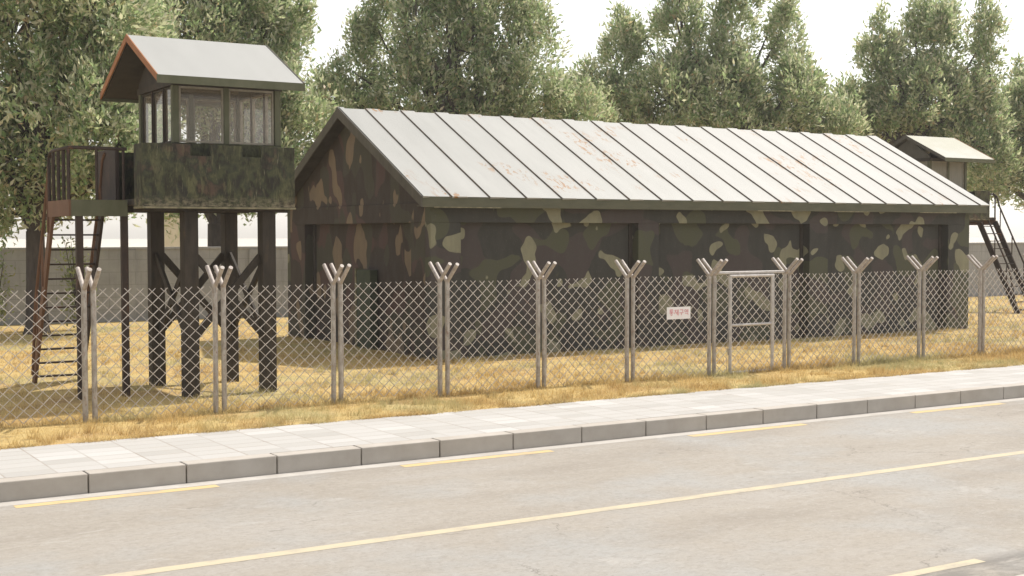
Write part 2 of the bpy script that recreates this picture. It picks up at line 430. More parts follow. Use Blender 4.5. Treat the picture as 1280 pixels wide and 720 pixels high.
# kerbs: stones with open joints on a dark bed
for yk, sgn in ((15.62, 1), (6.90, -1)):
    kb = MB(); x = 3.845 - 1.17*20
    ya, yb = (yk, yk+0.246) if sgn > 0 else (yk-0.246, yk)
    while x < 70:
        dz = random.uniform(-0.003, 0.003); dy = random.uniform(-0.003, 0.003)
        kb.box(x+0.008, x+1.162, ya+dy, yb+dy, -0.36, 0.006+dz)
        x += 1.17
    tag(kb.build('kerb', M['kerb_stone'], bevel=0.012), kind='structure')
    tag(MB().box(3.845-1.17*20, 70, ya+0.03, yb-0.03, -0.36, -0.012).build('kerb_bed', M['joint_dirt']), kind='structure')
    g0, g1 = (15.37, 15.615) if sgn > 0 else (6.905, 7.45)
    sheet('gutter', X0, X1, g0, g1, ROAD_Z+0.0015, M['gutter_concrete'] if sgn > 0 else M['dirty_gutter'])
# markings
mk = MB()
def strip(mb, x0, x1, y0, y1):
    mb.add([(x0,y0,ROAD_Z+0.0022),(x1,y0,ROAD_Z+0.0022),(x1,y1,ROAD_Z+0.0022),(x0,y1,ROAD_Z+0.0022)], [(0,1,2,3)])
strip(mk, X0, X1, 11.60, 11.765)
tag(mk.build('road_marking', M['pale_yellow_paint']), kind='structure')
mk = MB()
for i in range(-6, 14):
    xs_ = 2.95 + 4.82*i
    strip(mk, xs_, xs_+2.33, 15.18, 15.345)
tag(mk.build('road_marking', M['yellow_paint']), kind='structure')
mk = MB()
for i in range(-4, 8):
    xe = 10.05 + 4.82*i
    strip(mk, xe-2.33, xe, 7.93, 8.06)
tag(mk.build('road_marking', M['pale_yellow_paint']), kind='structure')

# ------------------------------------------------------------------ guard tower
def tower():
    root = thing('guard_tower', 'timber guard tower in the left foreground with white roof, glazed lookout and camouflage parapet', 'guard tower',
                 (7.7, 23.05, 0), 'guard towers of the compound')
    T = M['dark_timber']
    lx = (7.18, 8.58); ly = (22.08, 24.0); w = 0.125
    for x in lx:
        for y in ly:
            MB().box(x-w, x+w, y-w, y+w, -0.05, 3.20).build('leg', T, root, bevel=0.012)
    # diagonal boards between the legs
    def brace(p, q, nrm):
        d = (Vector(q)-Vector(p)).normalized()
        MB().beam(p, q, 0.05, 0.13, up=d.cross(Vector(nrm))).build('brace', T, root, bevel=0.006)
    za, zb = 2.42, 1.05
    for y in ly:
        s = -1 if y == ly[0] else 1
        brace((lx[0]+w-0.02, y-0.03, za), (lx[1]-w+0.02, y-0.03, zb), (0,1,0))
        brace((lx[0]+w-0.02, y+0.03, zb), (lx[1]-w+0.02, y+0.03, za), (0,1,0))
    for x in lx:
        brace((x-0.03, ly[0]+w-0.02, zb), (x-0.03, ly[1]-w+0.02, za), (1,0,0))
        brace((x+0.03, ly[0]+w-0.02, za), (x+0.03, ly[1]-w+0.02, zb), (1,0,0))
    # floor
    px0, px1, py0, py1 = 6.26, 8.93, 21.62, 24.5
    fl = MB().box(px0+0.03, px1-0.03, py0+0.03, py1-0.03, 3.30, 3.40)
    for y in (21.9, 22.45, 23.05, 23.65, 24.2):
        fl.box(px0+0.1, px1-0.1, y-0.05, y+0.05, 3.20, 3.298)
    fl.build('floor', T, root)
    # parapet plates: front with two firing notches
    t = 0.07; z0, z1 = 3.27, 4.31; zn = 4.12
    n1, n2 = (7.07, 7.42), (7.98, 8.31)
    prof = [(px0,z0),(px1,z0),(px1,z1),(n2[1],z1),(n2[1],zn),(n2[0],zn),(n2[0],z1),(n1[1],z1),(n1[1],zn),(n1[0],zn),(n1[0],z1),(px0,z1)]
    def plate(y):
        pb = MB()
        for a, b, zt in ((px0,n1[0],z1),(n1[0],n1[1],zn),(n1[1],n2[0],z1),(n2[0],n2[1],zn),(n2[1],px1,z1)):
            pass
        pb.prism([(x, y, z) for x, z in prof], (0,0,0), (0,t,0))
        return pb
    fp = plate(py0).build('parapet_plate', M['parapet_paint'], root, bevel=0.006)
    plate(py1-t).build('parapet_plate', M['parapet_paint'], root, bevel=0.006)
    MB().box(px1-t, px1, py0+t+0.002, py1-t-0.002, z0, z1).build('parapet_plate', M['parapet_paint'], root, bevel=0.006)
    MB().box(px0, px0+t, py0+t+0.002, 22.12, z0, z1).build('parapet_plate', M['parapet_paint'], root, bevel=0.006)
    MB().box(px0, px0+t, 23.25, py1-t-0.002, z0+0.02, z1).build('parapet_plate', M['brown_steel'], root, bevel=0.006)
    tr = MB().box(px0-0.012, px1+0.012, py0-0.014, py0+t, z0-0.035, z0-0.003)
    tr.box(px0-0.012, px0+t, py0+t+0.002, 22.12, z0-0.035, z0-0.003)
    tr.box(px1-t, px1+0.012, py0+t+0.002, py1, z0-0.035, z0-0.003)
    tr.build('bottom_trim', M['worn_edge'], root)
    # lookout cabin
    cx0, cx1, cy0, cy1 = 6.90, 8.84, 22.02, 24.02
    zs, zt = 4.36, 5.38
    wl = MB().box(cx0, cx1, cy0, cy0+0.06, 3.402, zs)
    wl.box(cx0, cx1, cy1-0.06, cy1, 3.402, zs)
    wl.box(cx1-0.06, cx1, cy0+0.062, cy1-0.062, 3.402, zs)
    wl.box(cx0, cx0+0.06, cy0+0.062, 22.45, 3.402, zs); wl.box(cx0, cx0+0.06, 23.2, cy1-0.062, 3.402, zs)
    wl.build('cabin_wall', M['parapet_paint'], root)
    p = 0.11
    for x in (cx0, cx1-p):
        for y in (cy0, cy1-p):
            MB().box(x, x+p, y, y+p, zs+0.002, zt).build('corner_post', M['green_steel'], root, bevel=0.006)
    def window(a, b, z_0, z_1, axis, c, mat):
        fw = 0.032; d = 0.05
        f = MB()
        def bx(u0, u1, v0, v1, d0, d1):
            if axis == 'x': return (u0, u1, c+d0, c+d1, v0, v1)
            return (c+d0, c+d1, u0, u1, v0, v1)
        f.box(*bx(a, b, z_0, z_0+fw, 0, d)); f.box(*bx(a, b, z_1-fw, z_1, 0, d))
        f.box(*bx(a, a+fw, z_0+fw+0.001, z_1-fw-0.001, 0, d)); f.box(*bx(b-fw, b, z_0+fw+0.001, z_1-fw-0.001, 0, d))
        fo = f.build('window', mat, root)
        MB().box(*bx(a+fw-0.005, b-fw+0.005, z_0+fw-0.005, z_1-fw+0.005, 0.021, 0.027)).build('pane', M['milky_glass'], fo)
    zi, zj = zs+0.01, zt-0.06
    mid = (cx0+cx1)/2 - 0.02
    for c in (cy0+0.03, cy1-0.08):
        window(cx0+p+0.01, mid-0.045, zi, zj, 'x', c, M['window_frame'])
        window(mid+0.045, cx1-p-0.01, zi, zj, 'x', c, M['window_frame'])
        MB().box(mid-0.043, mid+0.043, c-0.025, c+0.07, zs+0.002, zt-0.002).build('mullion', M['green_steel'], root)
    for c in (cx0+0.03, cx1-0.08):
        e = [cy0+p+0.01, 22.60, 23.25, cy1-p-0.01]
        for a, b in zip(e[:-1], e[1:]):
            window(a+0.02, b-0.02, zi, zj, 'y', c, M['dark_timber'] if c < 7.5 else M['window_frame'])
        for y in e[1:3]:
            MB().box(c-0.02, c+0.065, y-0.019, y+0.019, zs+0.002, zt-0.002).build('mullion', M['brown_steel'], root)
    # ring beam and ceiling boards
    rb = MB().box(cx0-0.02, cx1+0.02, cy0-0.02, cy0+0.10, zt-0.055, zt+0.05)
    rb.box(cx0-0.02, cx1+0.02, cy1-0.10, cy1+0.02, zt-0.055, zt+0.05)
    rb.box(cx0-0.02, cx0+0.10, cy0+0.102, cy1-0.102, zt-0.055, zt+0.05)
    rb.box(cx1-0.10, cx1+0.02, cy0+0.102, cy1-0.102, zt-0.055, zt+0.05)
    rb.build('ring_beam', M['dark_timber'], root)
    # roof
    rx0, rx1 = 6.44, 8.97; ye0, ye1, yr = 21.30, 24.80, 23.05; ze, zr = 5.40, 6.26; th = 0.05
    roof = MB().prism([(rx0,ye0,ze),(rx0,yr,zr),(rx0,ye1,ze),(rx0,ye1,ze-th),(rx0,yr,zr-th*1.15),(rx0,ye0,ze-th)], (0,0,0), (rx1-rx0,0,0))
    ro = roof.build('roof', M['tower_roof_sheet'], root)
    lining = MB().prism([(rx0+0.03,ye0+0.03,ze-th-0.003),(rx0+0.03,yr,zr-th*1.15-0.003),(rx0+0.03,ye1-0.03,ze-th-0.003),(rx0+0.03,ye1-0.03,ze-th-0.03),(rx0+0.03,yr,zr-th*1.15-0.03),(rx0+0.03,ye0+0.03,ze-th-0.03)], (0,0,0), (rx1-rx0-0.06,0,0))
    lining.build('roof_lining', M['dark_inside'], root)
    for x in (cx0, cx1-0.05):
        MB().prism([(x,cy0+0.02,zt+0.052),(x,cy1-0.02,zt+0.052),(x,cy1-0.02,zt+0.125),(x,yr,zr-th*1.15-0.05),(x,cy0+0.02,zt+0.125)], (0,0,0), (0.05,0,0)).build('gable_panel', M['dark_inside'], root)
    for (ya, yb) in ((ye0, yr), (ye1, yr)):
        for x, mt in ((rx0-0.022, M['rust_warm_light_steel']), (rx1+0.002, M['verge_brown'])):
            MB().prism([(x,ya,ze+0.012),(x,yb,zr+0.012),(x,yb,zr-0.115),(x,ya,ze-0.105)], (0,0,0), (0.02,0,0)).build('verge_board', mt, root)
    for y in (ye0-0.022, ye1+0.002):
        MB().box(rx0-0.022, rx1+0.022, y, y+0.02, ze-0.135, ze-0.002).build('eave_board', M['green_steel'], root)
    # landing with posts, rail and steep stair
    lx0, lx1, ly0, ly1 = 5.28, 6.255, 22.5, 24.0
    la = MB().box(lx0+0.04, lx1, ly0+0.04, ly1-0.02, 3.30, 3.37).build('landing', M['brown_steel'], root)
    MB().box(lx0+0.04, lx1, ly0, ly0+0.038, 3.11, 3.385).build('edge_beam', M['green_steel'], la)
    MB().box(lx0, lx0+0.038, ly0, ly1, 3.11, 3.385).build('edge_beam', M['rust_warm_light_plate'], la)  # left beam only: warm side light painted into its rusty tone
    for x in (5.47, 6.22):
        MB().box(x-0.055, x+0.055, ly0+0.045, ly0+0.155, -0.05, 3.298).build('post', M['brown_steel'], la, bevel=0.006)
    zr_ = 4.25
    gr = MB()
    gr.tube([(lx0+0.02, ly1+0.02, zr_-0.14), (lx0+0.02, ly1-0.12, zr_-0.03), (lx0+0.02, ly1-0.35, zr_), (lx0+0.02, ly0+0.06, zr_), (lx0+0.06, ly0+0.02, zr_), (lx1, ly0+0.02, zr_)], 0.030, 8)
    for y in (22.56, 22.9, 23.27, 23.64, 23.97):
        gr.tube([(lx0+0.02, y, 3.386), (lx0+0.02, y, zr_-0.02 if y < 23.8 else zr_-0.10)], 0.030, 6)
    for x in (5.75, 6.2):
        gr.tube([(x, ly0+0.02, 3.386), (x, ly0+0.02, zr_)], 0.024, 6)
    gr.build('guard_rail', M['brown_steel'], la, smooth=True)
    st = MB()
    sx0, sx1 = 5.36, 6.22
    top = Vector((0, 24.02, 3.22)); bot = Vector((0, 25.72, -0.02))
    d = (bot-top)
    for x, mt in ((sx0, M['rust_warm_light_steel']), (sx1, M['brown_steel'])):
        pass
    sc = MB().beam((sx0, top.y, top.z), (sx0, bot.y, bot.z), 0.05, 0.20).build('stair', M['rust_warm_light_plate'], root)
    MB().beam((sx1, top.y, top.z), (sx1, bot.y, bot.z), 0.05, 0.20).build('stringer', M['brown_steel'], sc)
    for i in range(12):
        q = top + d*((i+0.6)/12.2)
        MB().box(sx0+0.022, sx1-0.022, q.y-0.07, q.y+0.07, q.z-0.015, q.z+0.015).build('tread', M['brown_steel'], sc)
    for x in (sx0-0.035, sx1+0.035):
        h = MB()
        up = Vector((0,0,0.86))
        a = Vector((x, top.y, top.z)); b = Vector((x, bot.y, bot.z))
        h.tube([a+up+Vector((0,-0.12,0.17)), a+up+(b-a)*0.03+Vector((0,0,0.14)), a+up+(b-a)*0.10, a+up+(b-a)*0.78, a+(b-a)*0.97+Vector((0,0,0.1))], 0.030, 8)
        for f in (0.12, 0.42, 0.72):
            c = a+(b-a)*f
            h.tube([c, c+up], 0.02, 6)
        h.build('handrail', M['rust_warm_light_plate'], sc, smooth=True)
    return root
tw = tower()
tw2 = copy_tree(tw)
tw2.location = (37.6, 32.3, 0); tw2.rotation_euler = (0, 0, math.pi)
tw2['label'] = 'far watchtower with a pale mossy roof rising behind the right end of the barracks'
# the far tower's roof is mossy and its lookout is boarded with pale curtains
sheet_roof('mossy_roof_sheet', (0.28,0.285,0.25), (0.31,0.31,0.27), 0.9, (0.25,0.252,0.185))
for ch in children(tw2):
    if ch.name.startswith('roof') and 'lining' not in ch.name:
        ch.data = ch.data.copy(); ch.data.materials[0] = M['mossy_roof_sheet']
    if ch.name.startswith('gable_panel') or ch.name.startswith('roof_lining'):
        ch.data = ch.data.copy(); ch.data.materials[0] = M['verge_brown']  # lightened: haze over the far tower put into the colour
    if ch.name.startswith('stair'):
        for g in [ch] + children(ch):
            g.data = g.data.copy(); g.data.materials[0] = M['brown_steel']
    if ch.name.startswith('window'):
        for g in children(ch):
            g.data = g.data.copy(); g.data.materials[0] = M['curtain_boards']

# ------------------------------------------------------------------ barracks
def barracks():
    x0, x1, y0, y1 = 13.69, 31.36, 25.48, 33.49
    root = thing('barracks', 'long low camouflage painted barracks with a pale ribbed metal gable roof', 'barracks', ((x0+x1)/2, (y0+y1)/2, 0))
    D = 0.26; zl = 3.06; zt = 3.50
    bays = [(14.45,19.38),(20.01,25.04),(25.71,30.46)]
    F = M['camo_front']; G = M['camo_gable']
    # front frame: piers and lintel
    fw = MB(); xs = [x0] + [v for b in bays for v in b] + [x1]
    for a, b in zip(xs[0::2], xs[1::2]):
        fw.box(a, b, y0, y0+D, -0.1, zl)
    fw.box(x0, x1, y0, y0+D, zl+0.0005, zt)
    fw.build('front_wall', F, root, bevel=0.006)
    for a, b in bays:
        MB().box(a-0.05, b+0.05, y0+D+0.001, y0+D+0.1, -0.1, zl+0.1).build('bay_panel', F, root)
    for a, b in bays:   # dark strip at the far jamb of each bay
        MB().box(b-0.11, b-0.003, y0+D-0.03, y0+D-0.001, 0, zl-0.004).build('jamb_strip', M['dark_inside'], root)
    # left gable wall with one wide recess
    gw = MB(); ga, gb = 26.42, 32.5
    gw.box(x0, x0+D, y0+D+0.002, ga, -0.1, zl); gw.box(x0, x0+D, gb, y1, -0.1, zl)
    gw.box(x0, x0+D, y0+D+0.002, y1, zl+0.0005, zt)
    yr = 29.48
    gw.prism([(x0+0.03,y0+0.05,zt+0.001),(x0+0.03,y1-0.05,zt+0.001),(x0+0.03,y1-0.05,3.70),(x0+0.03,yr,5.75),(x0+0.03,y0+0.05,3.70)], (0,0,0), (D-0.03,0,0))
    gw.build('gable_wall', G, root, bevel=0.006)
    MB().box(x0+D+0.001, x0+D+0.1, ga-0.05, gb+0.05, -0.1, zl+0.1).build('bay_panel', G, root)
    MB().box(x0+D-0.03, x0+D-0.001, gb-0.16, gb-0.003, 0, zl-0.004).build('jamb_strip', M['dark_inside'], root)  # dark strip at the far jamb of the gable recess
    # other walls
    bw = MB().box(x0, x1, y1+0.002, y1+0.2, -0.1, zt)
    bw.box(x1-D, x1, y0+D+0.002, y1, -0.1, zt)
    bw.prism([(x1-D,y0+0.05,zt+0.001),(x1-D,y1-0.05,zt+0.001),(x1-D,y1-0.05,3.70),(x1-D,yr,5.75),(x1-D,y0+0.05,3.70)], (0,0,0), (D-0.03,0,0))
    bw.build('rear_wall', F, root)
    # roof: two slopes with box ribs
    rx0, rx1 = 13.32, 31.69; ye0, ye1 = 25.18, 33.78; ze, zr = 3.62, 5.86
    th = 0.09
    rf = MB()
    rf.prism([(rx0,ye0,ze),(rx0,yr,zr),(rx0,ye1,ze),(rx0,ye1,ze-th),(rx0,yr,zr-th*1.1),(rx0,ye0,ze-th)], (0,0,0), (rx1-rx0,0,0))
    roof = rf.build('roof', M['roof_sheet'], root)
    def on(x, t, side, h):
        y = ye0+(yr-ye0)*t if side == 0 else ye1+(yr-ye1)*t
        n = Vector((0, -(zr-ze), abs(yr-ye0))).normalized() if side == 0 else Vector((0, (zr-ze), abs(yr-ye0))).normalized()
        return Vector((x, y, ze+(zr-ze)*t)) + n*h
    xs = [14.04+0.965*i for i in range(-1, 19)]
    for side in (0, 1):
        rb = MB(); sm = MB()
        for x in xs:
            a, b = max(x, rx0+0.002), x+0.40
            if b < rx0+0.1: continue
            vs = []
            for t in (-0.012, 0.998):
                for xx, hh in ((a, -0.01), (a+0.004, 0.032), (b-0.03, 0.032), (b, 0.004)):
                    vs.append(on(xx, t, side, hh))
            rb.add(vs, [(0,1,2,3),(7,6,5,4),(0,4,5,1),(1,5,6,2),(2,6,7,3),(3,7,4,0)])
            if a > rx0+0.05:
                vs = []
                for t in (-0.008, 0.998):
                    for xx, hh in ((a-0.014, 0.002), (a-0.001, 0.002), (a-0.001, 0.029), (a-0.005, 0.029)):
                        vs.append(on(xx, t, side, hh))
                sm.add(vs, [(0,1,2,3),(7,6,5,4),(0,4,5,1),(1,5,6,2),(2,6,7,3),(3,7,4,0)])
        rb.build('roof_ribs', M['roof_sheet'], roof)
        sm.build('roof_seams', M['rib_shade'], roof)  # dark strips paint the shade on each rib's left side
    # ridge capping, eave boards, soffit, verge boards
    for y, s in ((ye0, -1), (ye1, 1)):
        yy = (y-0.03, y-0.002) if s < 0 else (y+0.002, y+0.03)
        MB().box(rx0, rx1, yy[0], yy[1], ze-0.235, ze-0.004).build('eave_board', M['fascia_green'], root, bevel=0.004)
        a, b = (y+0.002, y0-0.002) if s < 0 else (y1+0.202, y-0.002)
        if b > a: MB().box(rx0+0.03, rx1-0.03, a, b, ze-0.215, ze-0.19).build('soffit', M['verge_brown'], root)
    dr = MB()
    for a, b in ((13.6, 15.3), (22.9, 24.1), (25.6, 26.9), (28.9, 30.4)):
        dr.box(a, b, ye0-0.036, ye0-0.031, ze-0.245, ze-0.222)
    dr.build('drip_edge', M['worn_edge'], root)
    for x, in ((rx0-0.03,), (rx1+0.002,)):
        for ya, yb in ((ye0-0.03, yr), (ye1+0.03, yr)):
            MB().prism([(x,ya,ze+0.0),(x,yb,zr+0.012),(x,yb,zr-0.24),(x,ya,ze-0.235)], (0,0,0), (0.028,0,0)).build('verge_board', M['verge_brown'], root)
    for ya, yb in ((ye0+0.01, yr), (ye1-0.01, yr)):
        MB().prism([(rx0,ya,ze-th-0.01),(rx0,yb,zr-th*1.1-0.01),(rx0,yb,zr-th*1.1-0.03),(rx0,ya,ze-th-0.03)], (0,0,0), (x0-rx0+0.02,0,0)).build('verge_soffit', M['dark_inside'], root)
    # green metal cabinet in the gable recess
    cab = MB().box(x0+0.02, x0+D-0.035, 28.6, 29.35, 0.0, 1.94).build('cabinet_door', M['box_green'], root, bevel=0.01)
    MB().box(x0+0.0, x0+D-0.035, 29.352, 29.41, 0.0, 1.97).build('frame', M['worn_edge'], cab)
    return root
barracks()

# ------------------------------------------------------------------ fence
FY = 19.9
HP = 2.03
def mesh_panel(xa, xb, seed, top_spike=0.05, rows=21, z0=0.05, pitch=0.187, zp=0.09, wire=0.0066):
    rr = random.Random(seed)
    nj = rows; W = xb-xa; ni = max(2, round(W/(pitch/2))); px = W/ni
    ph = [rr.uniform(0, 6.28) for _ in range(6)]
    def P(i, j):
        x = i*px; z = z0+j*zp
        bul = 0.018*math.sin(x*2.1+ph[0])*math.sin(z*1.9+ph[1]) + 0.006*math.sin(x*7+ph[2]+z*3)
        dx = 0.006*math.sin(z*5+ph[3]+x*3); dz = 0.007*math.sin(x*4+ph[4]) + 0.004*math.sin(z*9+x*6+ph[5])
        if i == 0 or i == ni: dx = 0
        return Vector((xa+x+dx, FY+bul, z+dz))
    mb = MB()
    for i in range(ni+1):
        for j in range(nj):
            if (i+j) % 2 == 0:
                for s in (1, -1):
                    if 0 <= i+s <= ni:
                        a, b = P(i, j), P(i+s, j+1)
                        o = Vector((0, 0.006*s, 0))
                        mb.tube([a+o, b+o], wire, 4, caps=False)
        if (i+nj) % 2 == 0:
            for s in (1, -1):
                if 0 <= i+s <= ni:
                    a = P(i, nj); b = P(i+s, nj+1); c = a + (b-a)*0.55
                    mb.tube([a, c], wire, 4)
    # outer wires tied to the posts
    for i in (0, ni):
        pts = [P(i, j) for j in range(0, nj+1)]
        mb.tube(pts, wire*0.7, 4)
    return mb

def post(x, root, lean=0.0):
    p = MB().tube([(x, FY, -0.1), (x, FY, HP)], 0.040, 10).build('post', M['fence_pipe'], root, smooth=True)
    for s in (-1, 1):
        MB().tube([(x, FY+s*0.005, HP-0.045), (x, FY+s*0.36, 2.295)], 0.034, 10).build('arm', M['arm_tube'], p, smooth=True)

def fence_panel(x, seed):
    root = thing('chain_link_fence', '', 'fence', (x+1.0, FY, 0), 'chain-link fence panels along the pavement')
    post(x+0.067, root); post(x+2-0.067, root)
    mesh_panel(x+0.107, x+2-0.107, seed).build('wire_mesh', M['fence_wire'], root)
    return root
G = 'chain-link fence panels along the pavement'
labels = {
 -1: 'chain-link fence panel cut by the left picture edge, in front of the steep ladder stair',
  0: 'fence panel before the landing post and left legs of the near guard tower',
  1: 'fence panel before the near tower right legs and the barracks left edge',
  2: 'chain-link fence panel in front of the brown gable end of the barracks',
  3: 'fence panel just right of the barracks front left corner',
  4: 'plain fence panel next left of the one carrying the white sign',
  5: 'chain-link fence panel that carries the white sign, directly left of the gate',
  7: 'chain-link fence panel directly right of the gate',
  8: 'chain-link fence panel second to the right of the gate, before the last barracks bay',
  9: 'chain-link fence panel in front of the right corner of the barracks',
 10: 'chain-link fence panel at the right picture edge, before the stair of the far watchtower',
}
XF = 4.94
protos = [fence_panel(XF-2, 3), fence_panel(XF, 8)]
protos[0]['label'] = labels[-1]; protos[1]['label'] = labels[0]
for i in (1,2,3,4,5,7,8,9,10):
    c = copy_tree(protos[i % 2])
    c.location = (XF+2*i+1.0, FY+random.uniform(-0.012,0.012), random.uniform(-0.012,0.008))
    c['label'] = labels[i]

# gate bay
gx = XF+12
gate = thing('fence_gate', 'pipe-framed chain-link gate with a top bar between the two posts right of the white sign', 'gate', (gx+1, FY, 0))
post(gx+0.067, gate); post(gx+2-0.067, gate)
MB().tube([(gx+0.10, FY, 2.03), (gx+1.9, FY, 2.03)], 0.030, 8).build('top_bar', M['gate_tube'], gate, smooth=True)
mesh_panel(gx+0.107, 17.36, 5, z0=0.05, rows=21).build('mesh_strip', M['fence_wire'], gate)
mesh_panel(18.58, gx+2-0.107, 6, z0=0.05, rows=21).build('mesh_strip', M['fence_wire'], gate)
a, b, gz0, gz1 = 17.41, 18.53, 0.04, 1.965
lf = MB()
for p, q in (((a,gz0),(a,gz1)),((b,gz0),(b,gz1)),((a-0.03,gz0),(b+0.03,gz0)),((a-0.03,gz1),(b+0.03,gz1))):
    lf.tube([(p[0], FY-0.01, p[1]), (q[0], FY-0.01, q[1])], 0.033, 8)
leaf = lf.build('gate_leaf', M['gate_tube'], gate, smooth=True)
MB().tube([(a+0.02, FY-0.01, 0.985), (b-0.02, FY-0.01, 0.985)], 0.026, 8).build('mid_rail', M['gate_tube'], leaf, smooth=True)
mesh_panel(a+0.03, b-0.03, 9, z0=0.06, rows=21).build('leaf_mesh', M['fence_wire'], leaf)
for z in (0.4, 1.6):
    MB().tube([(a-0.05, FY-0.03, z), (a-0.05, FY-0.03, z+0.12)], 0.022, 8).build('hinge', M['fence_pipe'], leaf)
# the last kerbside panels beyond the frame are left out

# warning sign: white plate, red Hangul letters
SX0, SX1, SZ0, SZ1 = 15.79, 16.37, 1.16, 1.395
sg = thing('warning_sign', 'small white rectangular sign with four red Korean letters on the fence left of the gate', 'sign', ((SX0+SX1)/2, FY-0.04, SZ0))
plate_ = MB().box(SX0, SX1, FY-0.045, FY-0.037, SZ0, SZ1).build('plate', M['sign_white'], sg, bevel=0.002)
lt = MB(); yl0, yl1 = FY-0.0485, FY-0.0465
cw, chh = 0.105, 0.115
def bar(ox, oz, u0, v0, u1, v1, th=0.012):
    lt.beam((ox+u0*cw, (yl0+yl1)/2, oz+v0*chh), (ox+u1*cw, (yl0+yl1)/2, oz+v1*chh), 0.002, th, up=Vector((u1-u0,0,v1-v0)).normalized().cross(Vector((0,1,0))))
def ring(ox, oz, u, v, r):
    for k_ in range(10):
        a0, a1 = 2*math.pi*k_/10, 2*math.pi*(k_+1)/10
        bar(ox, oz, u+r*math.cos(a0), v+r*math.sin(a0), u+r*math.cos(a1), v+r*math.sin(a1), 0.010)
oz = SZ0+0.072; ox = SX0+0.058; step = 0.122
bar(ox,oz,.15,.98,.85,.98); bar(ox,oz,.15,.80,.85,.80); bar(ox,oz,.15,.62,.85,.62); bar(ox,oz,.15,.98,.15,.62)
bar(ox,oz,.5,.60,.5,.46); bar(ox,oz,.02,.45,.98,.45); ring(ox,oz,.5,.18,.17)
ox += step
bar(ox,oz,.02,.88,.55,.88); bar(ox,oz,.28,.86,.02,.25); bar(ox,oz,.28,.70,.55,.25); bar(ox,oz,.50,.55,.72,.55); bar(ox,oz,.72,.98,.72,.04); bar(ox,oz,.93,1.0,.93,.0)
ox += step
bar(ox,oz,.15,.92,.85,.92); bar(ox,oz,.82,.92,.78,.55); bar(ox,oz,.02,.42,.98,.42); bar(ox,oz,.5,.42,.5,.0)
ox += step
ring(ox,oz,.28,.74,.21); bar(ox,oz,.55,.84,.85,.84); bar(ox,oz,.55,.64,.85,.64); bar(ox,oz,.87,1.0,.87,.42); bar(ox,oz,.2,.30,.87,.30); bar(ox,oz,.87,.30,.87,.0)
lt.build('lettering', M['sign_red'], plate_)

# ------------------------------------------------------------------ perimeter wall and far buildings
def pwall():
    p = Vector((-12, 44.9, 0)); q = Vector((75, 36.2, 0))
    root = thing('perimeter_wall', 'grey concrete block wall with a coping, running behind the compound', 'wall', (p+q)/2)
    d = (q-p).normalized(); n = Vector((-d.y, d.x, 0))
    L = (q-p).length
    MB().beam(p+Vector((0,0,1.1)), q+Vector((0,0,1.1)), 0.18, 2.44).build('wall_face', M['wall_concrete'], root)
    MB().beam(p+Vector((0,0,2.36)), q+Vector((0,0,2.36)), 0.26, 0.078).build('coping', M['wall_concrete'], root, bevel=0.01)
    for i in range(int(L/4)+1):
        c = p + d*(i*4.0)
        MB().beam(c+d*-0.15+n*-0.11+Vector((0,0,1.12)), c+d*0.15+n*-0.11+Vector((0,0,1.12)), 0.08, 2.38).build('pier', M['wall_concrete'], root)
pwall()
def block(name, label, x0, x1, y0, y1, h, mat, rows, cols, wz):
    root = thing(name, label, 'building', ((x0+x1)/2, (y0+y1)/2, 0))
    w = MB().box(x0, x1, y0, y1, -0.3, h).build('wall', mat, root)
    MB().box(x0-0.15, x1+0.15, y0-0.15, y1+0.15, h+0.002, h+0.3).build('roof_slab', M['gutter_concrete'], root)
    for r_ in range(rows):
        for c_ in range(cols):
            xx = x0 + (x1-x0)*(c_+0.5)/cols
            MB().box(xx-0.6, xx+0.6, y0-0.03, y0+0.02, wz+r_*3.2, wz+1.3+r_*3.2).build('window', M['dark_inside'], root)
block('cream_building', 'cream plastered house seen between the tower legs beyond the grey wall', 18.15, 19.7, 60, 61.5, 4.2, M['cream_plaster'], 0, 1, 3.0)
block('tall_building', 'pale hazy tower block far away in the gap between the trees', 197.5, 203.2, 200, 212, 31.5, M['pale_plaster'], 0, 1, 3.0)

# ------------------------------------------------------------------ trees
LAT = Vector((0.850, -0.527, 0)); DEP = Vector((0.527, 0.850, 0))
def leaf_mesh(name, centers, axes, lengths, widths, mat, root):
    n = len(centers)
    axes = axes/np.linalg.norm(axes, axis=1, keepdims=True)
    rnd = rng.normal(size=(n,3)); side = np.cross(axes, rnd); side /= np.linalg.norm(side, axis=1, keepdims=True)
    nrm = np.cross(axes, side)
    L = lengths[:,None]; W = widths[:,None]
    p0 = centers; p1 = centers+axes*L*0.45+side*W*0.5+nrm*W*0.18; p2 = centers+axes*L-nrm*L*0.08; p3 = centers+axes*L*0.45-side*W*0.5+nrm*W*0.18
    V = np.stack([p0,p1,p2,p3], 1).reshape(-1,3)
    me = bpy.data.meshes.new(name)
    me.vertices.add(4*n); me.vertices.foreach_set('co', V.astype(np.float32).ravel())
    me.loops.add(4*n); me.polygons.add(n)
    me.loops.foreach_set('vertex_index', np.arange(4*n, dtype=np.int32))
    me.polygons.foreach_set('loop_start', np.arange(0, 4*n, 4, dtype=np.int32))
    me.polygons.foreach_set('loop_total', np.full(n, 4, dtype=np.int32))
    me.update(calc_edges=True); me.validate()
    me.materials.append(mat)
    o = bpy.data.objects.new(name, me); COL.objects.link(o); o.parent = root
    return o

